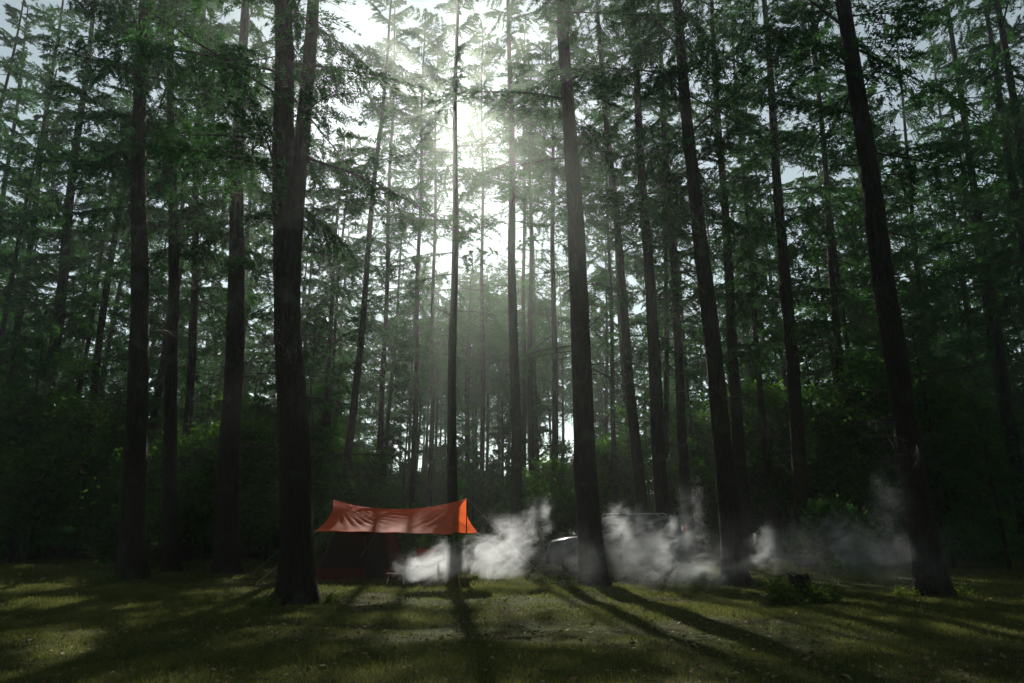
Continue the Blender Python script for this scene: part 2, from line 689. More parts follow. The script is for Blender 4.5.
def make_haze():
    m, nt, out = mat('haze_air')
    v = N(nt, 'VolumePrincipled')
    v.inputs['Color'].default_value = (0.84, 0.93, 0.87, 1)
    v.inputs['Density'].default_value = HAZE_DENSITY
    v.inputs['Anisotropy'].default_value = HAZE_G
    nt.links.new(v.outputs[0], out.inputs['Volume'])
    mb = MB()
    mb.box((0, 14, 15.2), (680, 680, 34.0))
    o = link('haze', mb, None, [m])
    o['kind'] = 'stuff'
    return o


make_haze()

# ------------------------------------------------------------------ the trees the photograph shows one by one
# (base px, base depth or None -> from base py), top px at frame top, trunk px width low down, label, options
TREES = [
    (30, 555, 30.0, 94, 13, 'leaning dark larch near the left edge, its trunk tilting right towards the top', dict(nbr=40, crown0=9)),
    (133, 580, None, 143, 21, 'straight dark larch second thick trunk in from the left edge, wide root flare', dict(nbr=34, crown0=10)),
    (172, 574, None, 172, 13, 'medium larch trunk just right of the thick flared trunk on the left', dict(nbr=34, crown0=10)),
    (184, 566, 27.0, 203, 9, 'thin larch trunk squeezed between two thicker trunks on the left', dict(nbr=30, crown0=9)),
    (226, 574, None, 244, 20, 'stout straight larch standing left of the forked trunk near the tent', dict(nbr=34, crown0=10)),
    (298, 597, None, 281, 30, 'thickest nearest tree, forked trunk with pale lichen, left of the orange tarp', dict(nbr=46, crown0=8.6, fork=(5.2, .56, .12, .225), k=6)),
    (0, 345, 36.0, 30, 8, 'slim larch at the far left edge with sky showing behind it', dict(nbr=34)),
    (-5, 520, 33.0, 62, 9, 'slim slanting larch between left edge and leaning trunk', dict(nbr=34)),
    (70, 548, 31.0, 150, 8, 'thin strongly leaning larch left of the wide flared trunk', dict(nbr=34)),
    (340, 552, 33.0, 392, 8, 'thin slanting larch rising behind the left end of the orange tarp', dict(nbr=26, crown0=11)),
    (451, 560, 30.0, 457, 9.6, 'slender straight larch in front of the sun, rising behind the tarp', dict(nbr=32, crown0=12)),
    (517, 558, 29.0, 509, 11, 'slender straight larch just right of the sun glare, behind the smoke', dict(nbr=32, crown0=12)),
    (524, 540, 44.0, 524, 5, 'very thin larch close beside the slender trunk right of the sun', dict(nbr=42, hgt=38, crown0=12)),
    (556, 548, 36.0, 551, 7, 'thin larch just left of the thick central trunk', dict(nbr=32, crown0=10)),
    (593, 582, None, 563, 22, 'thick bare larch in the centre, flared base beside parked car', dict(nbr=26, crown0=11.5)),
    (646, 550, 29.0, 596, 11, 'slim leaning larch first to the right of the thick central trunk', dict(nbr=28, crown0=9.5)),
    (666, 560, 26.0, 632, 14, 'medium larch behind the parked car, second right of the central trunk', dict(nbr=30, crown0=9)),
    (690, 552, 29.0, 657, 10, 'slim larch behind the rear of the parked car', dict(nbr=30, crown0=9)),
    (736, 585, None, 676, 19, 'stout larch standing in smoke right of the parked car', dict(nbr=32, crown0=9.5)),
    (746, 556, 28.0, 711, 12, 'medium larch close behind the stout smoke-veiled trunk', dict(nbr=36, crown0=8)),
    (806, 558, 26.0, 764, 14, 'medium larch directly behind the weedy stump', dict(nbr=38, crown0=8)),
    (853, 550, 29.0, 812, 9, 'thin larch left of the big slanting trunk on the right', dict(nbr=36, crown0=8)),
    (934, 602, None, 842, 23, 'big slanting larch on the right side with a broad smoky base', dict(nbr=36, crown0=9.5)),
    (1030, 560, 27.0, 946, 11, 'slim slanting larch near the right edge behind the big slanting trunk', dict(nbr=34, crown0=8.5)),
    (1075, 565, 25.0, 984, 10, 'slanting larch in the upper right corner, inner one of a close pair', dict(nbr=34, crown0=9)),
    (1100, 585, 21.0, 996, 11, 'slanting larch in the upper right corner, outer one of a close pair', dict(nbr=34, crown0=9)),
    (995, 530, 38.0, 925, 6, 'thin pale larch against the sky right of the big slanting trunk', dict(nbr=34, crown0=8)),
    (940, 530, 36.0, 893, 6, 'crooked thin larch close behind the big slanting trunk', dict(nbr=34, crown0=7)),
    (412, 540, 42.0, 425, 6, 'thin larch left of the sun glare, behind the middle of the tarp', dict(nbr=44, hgt=38, crown0=10)),
    (430, 535, 46.0, 438, 5, 'very thin larch between the tarp middle and the sun glare', dict(nbr=44, hgt=39, crown0=11)),
    (378, 540, 40.0, 396, 6, 'thin larch behind the tarp beside the slanting one', dict(nbr=40, hgt=37, crown0=10)),
    (483, 535, 45.0, 482, 5, 'very thin larch midway between the two slender trunks by the sun', dict(nbr=44, hgt=39, crown0=11)),
]
for i, (bx, by, D, tx, wpx, label, opt) in enumerate(TREES):
    opt = dict(opt)
    if D is None:
        b = gpt(bx, by)
    else:
        b = at(bx, by, D)
    D = b[1]
    top = at(tx, 0, D)
    opt.pop('k', None)
    hgt = max(top[2] + 4, 23 + (i * 37 % 9) * 0.6)
    hgt = min(hgt + 4, 33)
    hgt = opt.pop('hgt', hgt)
    # depth along the optical axis of the low trunk
    zc = D * math.cos(PITCH)
    r0 = wpx / F * zc / 2 * 1.12
    opt['nbr'] = int(opt.get('nbr', 34) * 1.4)
    if D < 19:
        opt.update(dead=15, dead0=2.6)
    conifer((b[0], D, 0), top, hgt, r0, label, seed=i, lmax=4.1, group='larches standing round the clearing', **opt)

# ------------------------------------------------------------------ unnamed trees of the middle distance
rng = np.random.default_rng(5)
placed = [(o.location.x, o.location.y) for o in COL.objects if o.type == 'EMPTY']
MIDLAB = [
    (-99, -11, 'slim dark larch in the shaded stand behind the left trunks'),
    (-11, 1.5, 'slim larch of the middle distance behind the tarp and the tent'),
    (1.5, 9, 'slim larch of the middle distance behind the parked car'),
    (9, 99, 'slim dark larch in the shaded stand behind the right trunks')]
cnt = 0
tries = 0
while cnt < 80 and tries < 3000:
    tries += 1
    Y = rng.uniform(28, 55)
    X = rng.uniform(-0.86, 0.86) * Y
    central = abs(X - 1 + 0.0 * Y) < 6 + (Y - 28) * 0.1
    if central and (Y < 30 or rng.random() < .5):
        continue
    if Y < 56 and -5.9 < X + (Y - 20) * .109 < 1.2:      # would stand in the sun of the camp
        continue
    if min((X - a) ** 2 + (Y - b) ** 2 for a, b in placed) < 2.5 ** 2:
        continue
    placed.append((X, Y))
    lab = [l for a, b, l in MIDLAB if a <= X < b][0]
    hgt = rng.uniform(28, 33) if central and Y < 46 else rng.uniform(23, 31)
    lean = rng.normal(size=2) * 0.4
    conifer((X, Y, 0), (X + lean[0], Y + lean[1], 20), hgt, rng.uniform(0.13, 0.2), lab, 'larches of the middle distance',
            crown0=rng.uniform(13, 16) if central and Y < 46 else rng.uniform(5, 9), lmax=rng.uniform(3.2, 4.4), nbr=int(rng.uniform(36, 46)), seed=200 + cnt, dead=5,
            protos=PROTO_FAR, thin=0.15)
    cnt += 1

# ------------------------------------------------------------------ background trees: a few kinds, copied


def tree_proto(seed, height, crown0, lmax, nbr, r0, leafmat, thin=0.1):
    rg = np.random.default_rng(seed)
    ph = rg.uniform(0, 6.28)

    def axis(z):
        return np.array([0.12 * math.sin(z * 0.3 + ph), 0.1 * math.sin(z * 0.23 + ph * 2), z])
    mb = MB()
    trunk_tube(mb, [axis(z) for z in np.concatenate([[0, .3, .8], np.linspace(1.6, height, 18)])], r0, 0.03, rg, sides=8)
    lb, LV = grow(axis, height, crown0, lmax, nbr, rg, PROTO_FAR, False, None, 5, 2.0, thin, 3)
    mt, mc = mb.mesh('trunk'), crown_mesh('crown', lb, LV)
    mt.materials.append(BARK)
    mc.materials.append(leafmat)
    mc.materials.append(TWIG)
    return [('trunk', mt), ('crown', mc)]


def put(name, parts, label, cat, loc, group, rz, sc):
    o = thing(name, label, cat, loc, group, rz)
    o.scale = (sc, sc, sc)
    for nm, me in parts:
        link(nm, me, o)
    return o


FARP = [tree_proto(300 + k, 20 + k % 3, 4.0 + 1.2 * (k % 4), 3.8, 46, 0.16, NEEDLE_FAR) for k in range(7)]
FARC = [tree_proto(340 + k, 24 + k % 3, 11.0 + 1.2 * (k % 3), 4.0, 46, 0.17, NEEDLE_FAR) for k in range(4)]
rng = np.random.default_rng(8)
cnt = tries = 0
pl = []
while cnt < 150 and tries < 5000:
    tries += 1
    Y = 58 + 45 * rng.random() ** 1.2
    X = rng.uniform(-0.84, 0.84) * Y
    if pl and min((X - a) ** 2 + (Y - b) ** 2 for a, b in pl) < 2.3 ** 2:
        continue
    pl.append((X, Y))
    lab = ('distant slim conifer at the back of the wood, left of the tarp' if X < -0.28 * Y else
           'distant slim conifer at the back of the wood between tarp and central trunk' if X < 0.1 * Y else
           'distant slim conifer at the back of the wood, right of the central trunk')
    mid = abs(X + 0.05 * Y) < 0.16 * Y
    put('conifer_tree', FARC[rng.integers(4)] if mid else FARP[rng.integers(7)], lab, 'tree', (X, Y, float(ground_z(X, Y)) - .05),
        'distant conifers at the back of the wood', rng.uniform(0, 6.28), min(rng.uniform(0.9, 1.25), (Y - 22) * .66 / 25.5) if abs(X) < 22 else rng.uniform(.9, 1.25))
    cnt += 1

# young firs with branches to the ground
YOUNG = [tree_proto(400 + k, 8 + 0.8 * k, 0.7, 2.2, 34, 0.08, NEEDLE_FAR, 0.05) for k in range(5)]
rng = np.random.default_rng(21)
cnt = tries = 0
while cnt < 80 and tries < 4000:
    tries += 1
    Y = rng.uniform(25, 54)
    X = rng.uniform(-0.84, 0.84) * Y
    s = rng.uniform(0.55, 1.1)
    k = rng.integers(5)
    hh = (8 + 0.8 * k) * s
    if -9 < X < 12 and hh > max(0.5, (Y - 24) * 0.60):
        continue
    if -9 < X < 12 and rng.random() < 0.35:
        continue
    if min((X - a) ** 2 + (Y - b) ** 2 for a, b in placed) < 1.6 ** 2:
        continue
    placed.append((X, Y))
    lab = ('young fir with branches to the ground in the shade left of the tarp' if X < -7 else
           'young fir with branches to the ground behind the camp' if X < 9 else
           'young fir with branches to the ground in the shade right of the car')
    put('young_fir', YOUNG[k], lab, 'tree', (X, Y, float(ground_z(X, Y)) - .05), 'young firs under the larches', rng.uniform(0, 6.28), s)
    cnt += 1


def shrub_proto(seed, hgt, rad, nleaf, leaf):
    rg = np.random.default_rng(seed)
    mb = MB()
    C = []
    nb = 11
    for k in range(nb):
        a = rg.uniform(0, 6.28)
        r = rad * rg.uniform(0.2, 0.85)
        tip = np.array([math.cos(a) * r, math.sin(a) * r, hgt * rg.uniform(0.45, 1.0)])
        t = np.linspace(0, 1, 5)[:, None]
        P = tip * np.concatenate([t ** 1.5, t ** 1.5, t], 1) + rg.normal(size=(5, 3)) * 0.04 * t
        mb.tube(P, np.linspace(0.035, 0.008, 5) * (hgt / 3) ** 0.5, 5, cap=False)
        m = nleaf // nb
        for q in range(5):
            cc = tip * rg.uniform(0.5, 1.05) + rg.normal(size=3) * rad * 0.16
            C.append(cc + rg.normal(size=(m // 5, 3)) * np.array([1, 1, 0.55]) * rad * 0.17)
    C = np.concatenate(C)
    C[:, 2] = np.abs(C[:, 2])
    n = len(C)
    D = rg.normal(size=(n, 3))
    D[:, 2] = D[:, 2] * 0.5 - 0.2
    D /= np.linalg.norm(D, axis=1)[:, None]
    V = leaf_tris(C, D, leaf * rg.uniform(0.7, 1.4, n), leaf * 0.6 * rg.uniform(0.7, 1.3, n), rg)
    mc = crown_mesh('foliage', mb, V)
    mc.materials.append(LEAFM)
    mc.materials.append(TWIG)
    return [('foliage', mc)]


SHR = [shrub_proto(500 + k, 2.2 + 1.5 * k, 1.6 + 0.4 * k, 7000 + 2600 * k, 0.17 + 0.01 * k) for k in range(5)]
rng = np.random.default_rng(33)
cnt = tries = 0
pl = []
while cnt < 150 and tries < 6000:
    tries += 1
    Y = rng.uniform(24.5, 64)
    X = rng.uniform(-0.86, 0.86) * Y
    k = rng.integers(5)
    s = rng.uniform(0.7, 1.15)
    hh = (2.2 + 1.5 * k) * s
    if abs(X + 0.05 * Y) < 0.08 * Y and hh > (5.5 if Y < 46 else 10):
        continue
    if -8 < X < 11 and hh > max(0.4, (Y - 23.3) * 0.55):
        continue
    if pl and min((X - a) ** 2 + (Y - b) ** 2 for a, b in pl) < 1.9 ** 2:
        continue
    pl.append((X, Y))
    lab = ('leafy broadleaf shrub in the dark undergrowth left of the tent' if X < -7 else
           'leafy broadleaf shrub in the undergrowth behind the tarp' if X < 0.5 else
           'leafy broadleaf shrub in the undergrowth behind the parked car' if X < 8 else
           'leafy broadleaf shrub in the dark undergrowth at the right')
    put('broadleaf_shrub', SHR[k], lab, 'shrub', (X, Y, float(ground_z(X, Y)) - .05), 'broadleaf shrubs of the undergrowth', rng.uniform(0, 6.28), s)
    cnt += 1

for px, D, sc_, kk, lab in [
        (452, 25.2, .5, 0, 'low dark shrub just behind the right end of the tarp'),
        (328, 25.5, .70, 0, 'low dark shrub behind the left end of the tarp')]:
    p_ = at(px, 540, D)
    put('broadleaf_shrub', SHR[kk], lab, 'shrub', (p_[0], D, float(ground_z(p_[0], D)) - .05), 'broadleaf shrubs of the undergrowth', px * .7, sc_)
for q, (px, D, sc_, kk) in enumerate([(392, 52, .85, 3), (416, 57, .9, 3), (440, 50, .75, 3), (472, 55, .9, 2), (500, 52, .8, 3), (538, 56, .85, 3), (566, 50, .85, 3), (584, 56, .8, 4)]):
    p_ = at(px, 540, D)
    put('broadleaf_shrub', SHR[kk], 'tall leafy shrub far back between the slender trunks below the sun', 'shrub', (p_[0], D, float(ground_z(p_[0], D)) - .05),
        'tall shrubs at the back of the wood below the sun', px * .7, sc_)
# ------------------------------------------------------------------ the wood that closes the clearing behind and beside the camera
def make_wood():
    rg = np.random.default_rng(77)
    vs, fl, ml, off = [], [], [], 0
    spots = []
    while len(spots) < 80:
        X, Y = rg.uniform(-42, 42), rg.uniform(-38, 22)
        if Y > 1.5 and abs(X) < Y * 0.86 + 5.0:
            continue
        if X * X + Y * Y < 3.2 ** 2 or (spots and min((X - a) ** 2 + (Y - b) ** 2 for a, b in spots) < 3.4 ** 2):
            continue
        spots.append((X, Y))
    cache = []
    for parts in FARP:
        V, T, Q = [], [], []
        o = 0
        for pi, (nm, me) in enumerate(parts):
            co = np.empty(len(me.vertices) * 3, np.float32)
            me.vertices.foreach_get('co', co)
            li = np.empty(len(me.loops), np.int32)
            me.loops.foreach_get('vertex_index', li)
            ls = np.empty(len(me.polygons), np.int32)
            me.polygons.foreach_get('loop_start', ls)
            lt = np.empty(len(me.polygons), np.int32)
            me.polygons.foreach_get('loop_total', lt)
            mi = np.empty(len(me.polygons), np.int32)
            me.polygons.foreach_get('material_index', mi)
            for k in (3, 4):
                sel = lt == k
                if sel.any():
                    idx = li[ls[sel][:, None] + np.arange(k)] + o
                    mm = np.where(pi == 0, 0, np.where(mi[sel] == 0, 1, 2))
                    for m in np.unique(mm):
                        T.append((idx[mm == m], int(m)))
            V.append(co.reshape(-1, 3))
            o += len(me.vertices)
        cache.append((np.concatenate(V), T))
    for X, Y in spots:
        V, T = cache[rg.integers(len(cache))]
        a, s = rg.uniform(0, 6.28), rg.uniform(0.95, 1.25)
        R = np.array([[math.cos(a), -math.sin(a), 0], [math.sin(a), math.cos(a), 0], [0, 0, 1]]) * s
        vs.append(V @ R.T + np.array([X, Y, float(ground_z(X, Y)) - 0.05]))
        for idx, m in T:
            fl.append(idx + off)
            ml.append(m)
        off += len(V)
    o = link('surrounding_wood', new_mesh('surrounding_wood', np.concatenate(vs), fl, ml), None, [BARK, NEEDLE_FAR, TWIG])
    o['kind'] = 'stuff'
    o['label'] = 'dark conifer wood closing the clearing on its near sides'


make_wood()

# ------------------------------------------------------------------ camp: tarp, tent, chair, table, fire, car
ORANGE = cloth_mat('orange_ripstop', (0.85, 0.145, 0.04), 0.48, 0.55, 0.10)
MAROON = cloth_mat('maroon_cloth', (0.085, 0.018, 0.014), 0.15, 0.8, 0.3)
DARKCLOTH = cloth_mat('dark_tent_cloth', (0.030, 0.016, 0.014), 0.10, 0.8, 0.4)
REDCLOTH = cloth_mat('red_canvas', (0.42, 0.035, 0.02), 0.2, 0.8, 0.2)
CORD = simple('pale_cord', (0.55, 0.50, 0.42), 0.8)
STEEL = simple('dark_steel', (0.06, 0.06, 0.06), 0.45, 0.9, 0.5)
ALU = simple('aluminium', (0.55, 0.55, 0.54), 0.35, 0.9, 0.5)
WOODTOP = simple('pale_wood', (0.50, 0.40, 0.28), 0.5)
CHAR = simple('charred_wood', (0.02, 0.017, 0.015), 0.95, var=0.5)


def lerp(a, b, t):
    return a + (b - a) * t


def tarp():
    rA, rB = at(333, 499.5, 20.5), at(467, 498, 20.3)
    fA, fB = at(316, 530.5, 19.27), at(453, 534, 19.22)
    bA, bB = at(323, 531.5, 22.7), at(478, 533, 22.2)
    base = np.array([(rA[0] + rB[0]) / 2, 20.4, 0])
    base[2] = float(ground_z(base[0], base[1]))
    root = thing('tarp_shelter', 'orange red tarp pitched over the dark tent, ridge sagging between two poles', 'tarp', base)

    def panel(name, eA, eB, wr, sag_edge):
        nu, nv = 64, 22
        u = np.linspace(0, 1, nu)[None, :, None]
        v = np.linspace(0, 1, nv)[:, None, None]
        ridge = lerp(rA, rB, u)
        ridge = ridge + np.array([0, 0, -1.0]) * (0.30 * 4 * u * (1 - u))
        edge = lerp(eA, eB, u)
        edge = edge + np.array([0, 0, 1.0]) * (sag_edge * 4 * u * (1 - u))
        P = lerp(ridge, edge, v)
        # cloth hangs a little between ridge and edge, ends curve inwards (catenary cut)
        P[..., 2] -= (0.05 * np.sin(math.pi * v) * np.sin(math.pi * np.clip(u * 1.0, 0, 1)) ** 0.7)[..., 0]
        ins = 0.16 * np.sin(math.pi * v[..., 0])
        P[..., 0] += ins * (1 - 2 * u[..., 0]) * 1.0
        uu, vv = u[..., 0], v[..., 0]
        # folds fanning from the ridge end
        ang = np.arctan2(vv * 0.6 + 0.02, uu + 0.02)
        rad = np.sqrt(uu ** 2 + (0.6 * vv) ** 2)
        P[..., 2] += wr * 0.02 * np.sin(ang * 44) * np.exp(-((rad - 0.33) / 0.2) ** 2)
        ang2 = np.arctan2(vv * 0.6 + 0.02, 1 - uu + 0.02)
        P[..., 2] += wr * 0.009 * np.sin(ang2 * 30) * np.exp(-(((1 - uu)) / 0.3) ** 2) * np.minimum(1, vv * 3)
        P[..., 2] += 0.008 * np.sin(uu * 26 + vv * 5) * vv
        P = P - base
        i = (np.arange(nv - 1)[:, None] * nu + np.arange(nu - 1)[None, :]).ravel()
        o = link(name, new_mesh(name, P.reshape(-1, 3), [np.stack([i, i + 1, i + nu + 1, i + nu], -1)], [0]), root, [ORANGE], True)
        # hem
        mb = MB()
        mb.tube(P[-1], 0.008, 5)
        link('hem', mb, o, [ORANGE], True)
        return o
    panel('front_panel', fA, fB, 0.65, 0.0)
    panel('rear_panel', bA, bB, 0.5, 0.02)
    mb = MB()
    mb.tube([rA - base, rA * .5 + rB * .5 - base - np.array([0, 0, .30]), rB - base][::1], 0.004, 4)
    for r in (rA, rB):
        mb = MB()
        g = np.array([r[0], r[1], float(ground_z(r[0], r[1])) - .03])
        mb.tube([g - base, (g + r) / 2 - base, r + np.array([0, 0, .06]) - base], [0.016, 0.016, 0.013], 8)
        link('pole', mb, root, [STEEL], True)
    ends = [(at(376, 533.5, 18.92), gpt(345, 577)), (fA, np.array([fA[0] - .9, 17.6, 0])), (fB, np.array([fB[0] + .35, 17.4, 0])),
            (bB, np.array([bB[0] + 1.2, 23.2, 0])), (bA, np.array([bA[0] - .9, 23.6, 0])),
            (rA, np.array([rA[0] - 2.3, 20.9, 0])), (rB, np.array([rB[0] + 2.2, 20.0, 0]))]
    for a, g in ends:
        g = np.array([g[0], g[1], float(ground_z(g[0], g[1]))])
        mb = MB()
        mb.tube([a - base, (a + g) / 2 - base - np.array([0, 0, .02]), g + np.array([0, 0, .06]) - base], 0.0045, 5)
        link('guy_line', mb, root, [CORD], True)
        mb = MB()
        d = (g - a)
        d[2] = 0
        d /= np.linalg.norm(d)
        mb.tube([g - base - d * .02 + np.array([0, 0, .10]), g - base + d * .02 - np.array([0, 0, .08])], [.007, .004], 6)
        link('peg', mb, root, [ALU])


tarp()


def tent():
    c = at(362.5, 570, 20.6)
    c[2] = float(ground_z(c[0], 20.6))
    root = thing('camping_tent', 'dark tent with maroon lower band standing in the shade under the tarp', 'tent', c)
    wb, db, wt, dt, h = 1.24, 1.1, 0.66, 0.62, 1.5
    nz, ns = 14, 48
    V = []
    for k in range(nz):
        t = k / (nz - 1)
        z = h * t
        f = t ** 1.25
        w, d = lerp(wb, wt, f), lerp(db, dt, f)
        if t > .86:
            g = (t - .86) / .14
            w *= 1 - .35 * g ** 2
            d *= 1 - .35 * g ** 2
        for j in range(ns):
            a = j / ns * 2 * math.pi
            e = 0.32
            x = math.copysign(abs(math.cos(a)) ** e, math.cos(a)) * w
            y = math.copysign(abs(math.sin(a)) ** e, math.sin(a)) * d
            sg = 1 - 0.035 * math.sin(math.pi * t) * (abs(math.sin(2 * a)) < .8)
            V.append((x * sg, y * sg, z))
    V = np.array(V)
    V[:, 0] += 0.012 * np.sin(V[:, 2] * 9 + V[:, 1] * 7)
    V[:, 1] += 0.012 * np.sin(V[:, 2] * 8 + V[:, 0] * 9)
    mb = MB()
    i = (np.arange(nz - 1)[:, None] * ns + np.arange(ns)[None, :]).ravel()
    i2 = (np.arange(nz - 1)[:, None] * ns + (np.arange(ns)[None, :] + 1) % ns).ravel()
    mb.add(V, np.stack([i, i2, i2 + ns, i + ns], -1))
    mb.f.setdefault((ns, 0), []).append(np.array([[(nz - 1) * ns + q for q in range(ns)]]))
    link('fly_sheet', mb, root, [DARKCLOTH], True)
    # maroon band round the foot
    mb = MB()
    Vb = []
    for z, gr in ((0.0, 1.03), (0.34, 1.0)):
        t = z / h
        f = t ** 1.25
        w, d = lerp(wb, wt, f) * gr + .012, lerp(db, dt, f) * gr + .012
        for j in range(ns):
            a = j / ns * 2 * math.pi
            Vb.append((math.copysign(abs(math.cos(a)) ** .32, math.cos(a)) * w, math.copysign(abs(math.sin(a)) ** .32, math.sin(a)) * d, z))
    j = np.arange(ns)
    mb.add(Vb, np.stack([j, (j + 1) % ns, (j + 1) % ns + ns, j + ns], -1))
    link('foot_band', mb, root, [MAROON], True)
    # door panel with rolled flap
    mb = MB()
    nn = 12
    Vd, x0, x1 = [], 0.28, 0.86
    for k in range(nn):
        t = k / (nn - 1) * 0.82
        f = t ** 1.25
        y = -(lerp(db, dt, f) + .02)
        Vd += [(x0 - .1 * t, y, .03 + h * t), (x1 - .5 * t, y, .03 + h * t)]
    q = np.arange(nn - 1) * 2
    mb.add(Vd, np.stack([q, q + 1, q + 3, q + 2], -1))
    d = link('door', mb, root, [simple('door_mesh', (0.012, 0.011, 0.011), 0.9)])
    mb = MB()
    mb.tube([np.array(Vd[2 * k]) + np.array([0, -.008, 0]) for k in range(nn)], 0.012, 5)
    link('zip', mb, d, [STEEL])


tent()


def camp_chair():
    p = at(420, 570, 18.3)
    p[2] = float(ground_z(p[0], p[1]))
    root = thing('camp_chair', 'red folding camp chair under the tarp, half hidden by smoke', 'chair', p, rz=math.radians(-25))

    def sheet(name, pts, m):
        mb = MB()
        pts = np.array(pts)
        nu, nv = 9, 7
        u, v = np.meshgrid(np.linspace(0, 1, nu), np.linspace(0, 1, nv))
        P = (pts[0] * ((1 - u) * (1 - v))[..., None] + pts[1] * (u * (1 - v))[..., None] + pts[2] * (u * v)[..., None] + pts[3] * ((1 - u) * v)[..., None])
        P[..., 2] -= 0.05 * np.sin(u * math.pi)
        i = (np.arange(nv - 1)[:, None] * nu + np.arange(nu - 1)[None, :]).ravel()
        mb.add(P.reshape(-1, 3), np.stack([i, i + 1, i + nu + 1, i + nu], -1))
        o = link(name, mb, root, [m], True)
        so = o.modifiers.new('thick', 'SOLIDIFY')
        so.thickness = 0.012
    sheet('seat', [(-.26, -.24, .40), (.26, -.24, .40), (.26, .2, .36), (-.26, .2, .36)], REDCLOTH)
    sheet('backrest', [(-.26, .2, .42), (.26, .2, .42), (.27, .30, .88), (-.27, .30, .88)], REDCLOTH)
    for sx in (-1, 1):
        for (y0, y1) in ((-.25, .22), (.24, -.22)):
            mb = MB()
            mb.tube([(sx * .28, y0, 0), (sx * .28, y1, .58 if y1 < 0 else .42)], .011, 8)
            link('leg', mb, root, [STEEL], True)
        mb = MB()
        mb.tube([(sx * .28, .2, .36), (sx * .28, .31, .9)], .011, 8)
        link('back_post', mb, root, [STEEL], True)
        mb = MB()
        mb.box((sx * .29, -.0, .6), (.05, .5, .02))
        link('armrest', mb, root, [REDCLOTH])


camp_chair()


def low_table():
    p = at(396, 574, 18.0)
    p[2] = float(ground_z(p[0], p[1]))
    root = thing('low_table', 'low camp table with pale top between tent and smoking fire', 'table', p, rz=.1)
    mb = MB()
    for k in range(5):
        mb.box((0, -.16 + k * .08, .26), (.46, .072, .016))
    link('table_top', mb, root, [WOODTOP])
    for sx in (-1, 1):
        for sy in (-1, 1):
            mb = MB()
            mb.tube([(sx * .21, sy * .17, -.02), (sx * .17, sy * .13, .252)], .010, 8)
            link('leg', mb, root, [ALU], True)


low_table()


def fire_pit():
    p = gpt(410, 583)
    p[2] = float(ground_z(p[0], p[1]))
    root = thing('fire_pit', 'small dark fire pit on legs, pale smoke pouring from it', 'fire pit', p)
    mb = MB()
    prof = [(.10, .20), (.20, .215), (.28, .27), (.32, .345), (.335, .35), (.325, .362), (.30, .35), (.26, .285), (.19, .235), (.02, .222)]
    ns = 28
    V = [(r * math.cos(a), r * math.sin(a), z) for r, z in prof for a in np.arange(ns) / ns * 6.28319]
    i = (np.arange(len(prof) - 1)[:, None] * ns + np.arange(ns)[None, :]).ravel()
    i2 = (np.arange(len(prof) - 1)[:, None] * ns + (np.arange(ns)[None, :] + 1) % ns).ravel()
    mb.add(V, np.stack([i, i2, i2 + ns, i + ns], -1))
    link('bowl', mb, root, [STEEL], True)
    for k in range(3):
        a = k * 2.094 + .4
        mb = MB()
        mb.tube([(.15 * math.cos(a), .15 * math.sin(a), .225), (.27 * math.cos(a), .27 * math.sin(a), -.02)], .013, 8)
        link('leg', mb, root, [STEEL], True)
    rg = np.random.default_rng(3)
    for k in range(5):
        a = k * 1.3 + .2
        o = bpy.data.objects.new('firewood_log', None)
        mb = MB()
        q = np.array([math.cos(a), math.sin(a), 0])
        s = np.linspace(-1, 1, 7)[:, None]
        mb.tube(np.array([0, 0, .36 + .045 * k]) + q * .24 * s + np.array([0, 0, .05]) * s, .036 + .008 * rg.random(), 9, mod=1 + .08 * rg.normal(size=(7, 9)))
        bpy.data.objects.remove(o)
        o = link('firewood_log', mb, None, [CHAR], True)
        o.location = p
        o['label'] = 'charred log smouldering in the fire pit bowl'
        o['category'] = 'log'
        o['group'] = 'logs in the fire pit'


fire_pit()


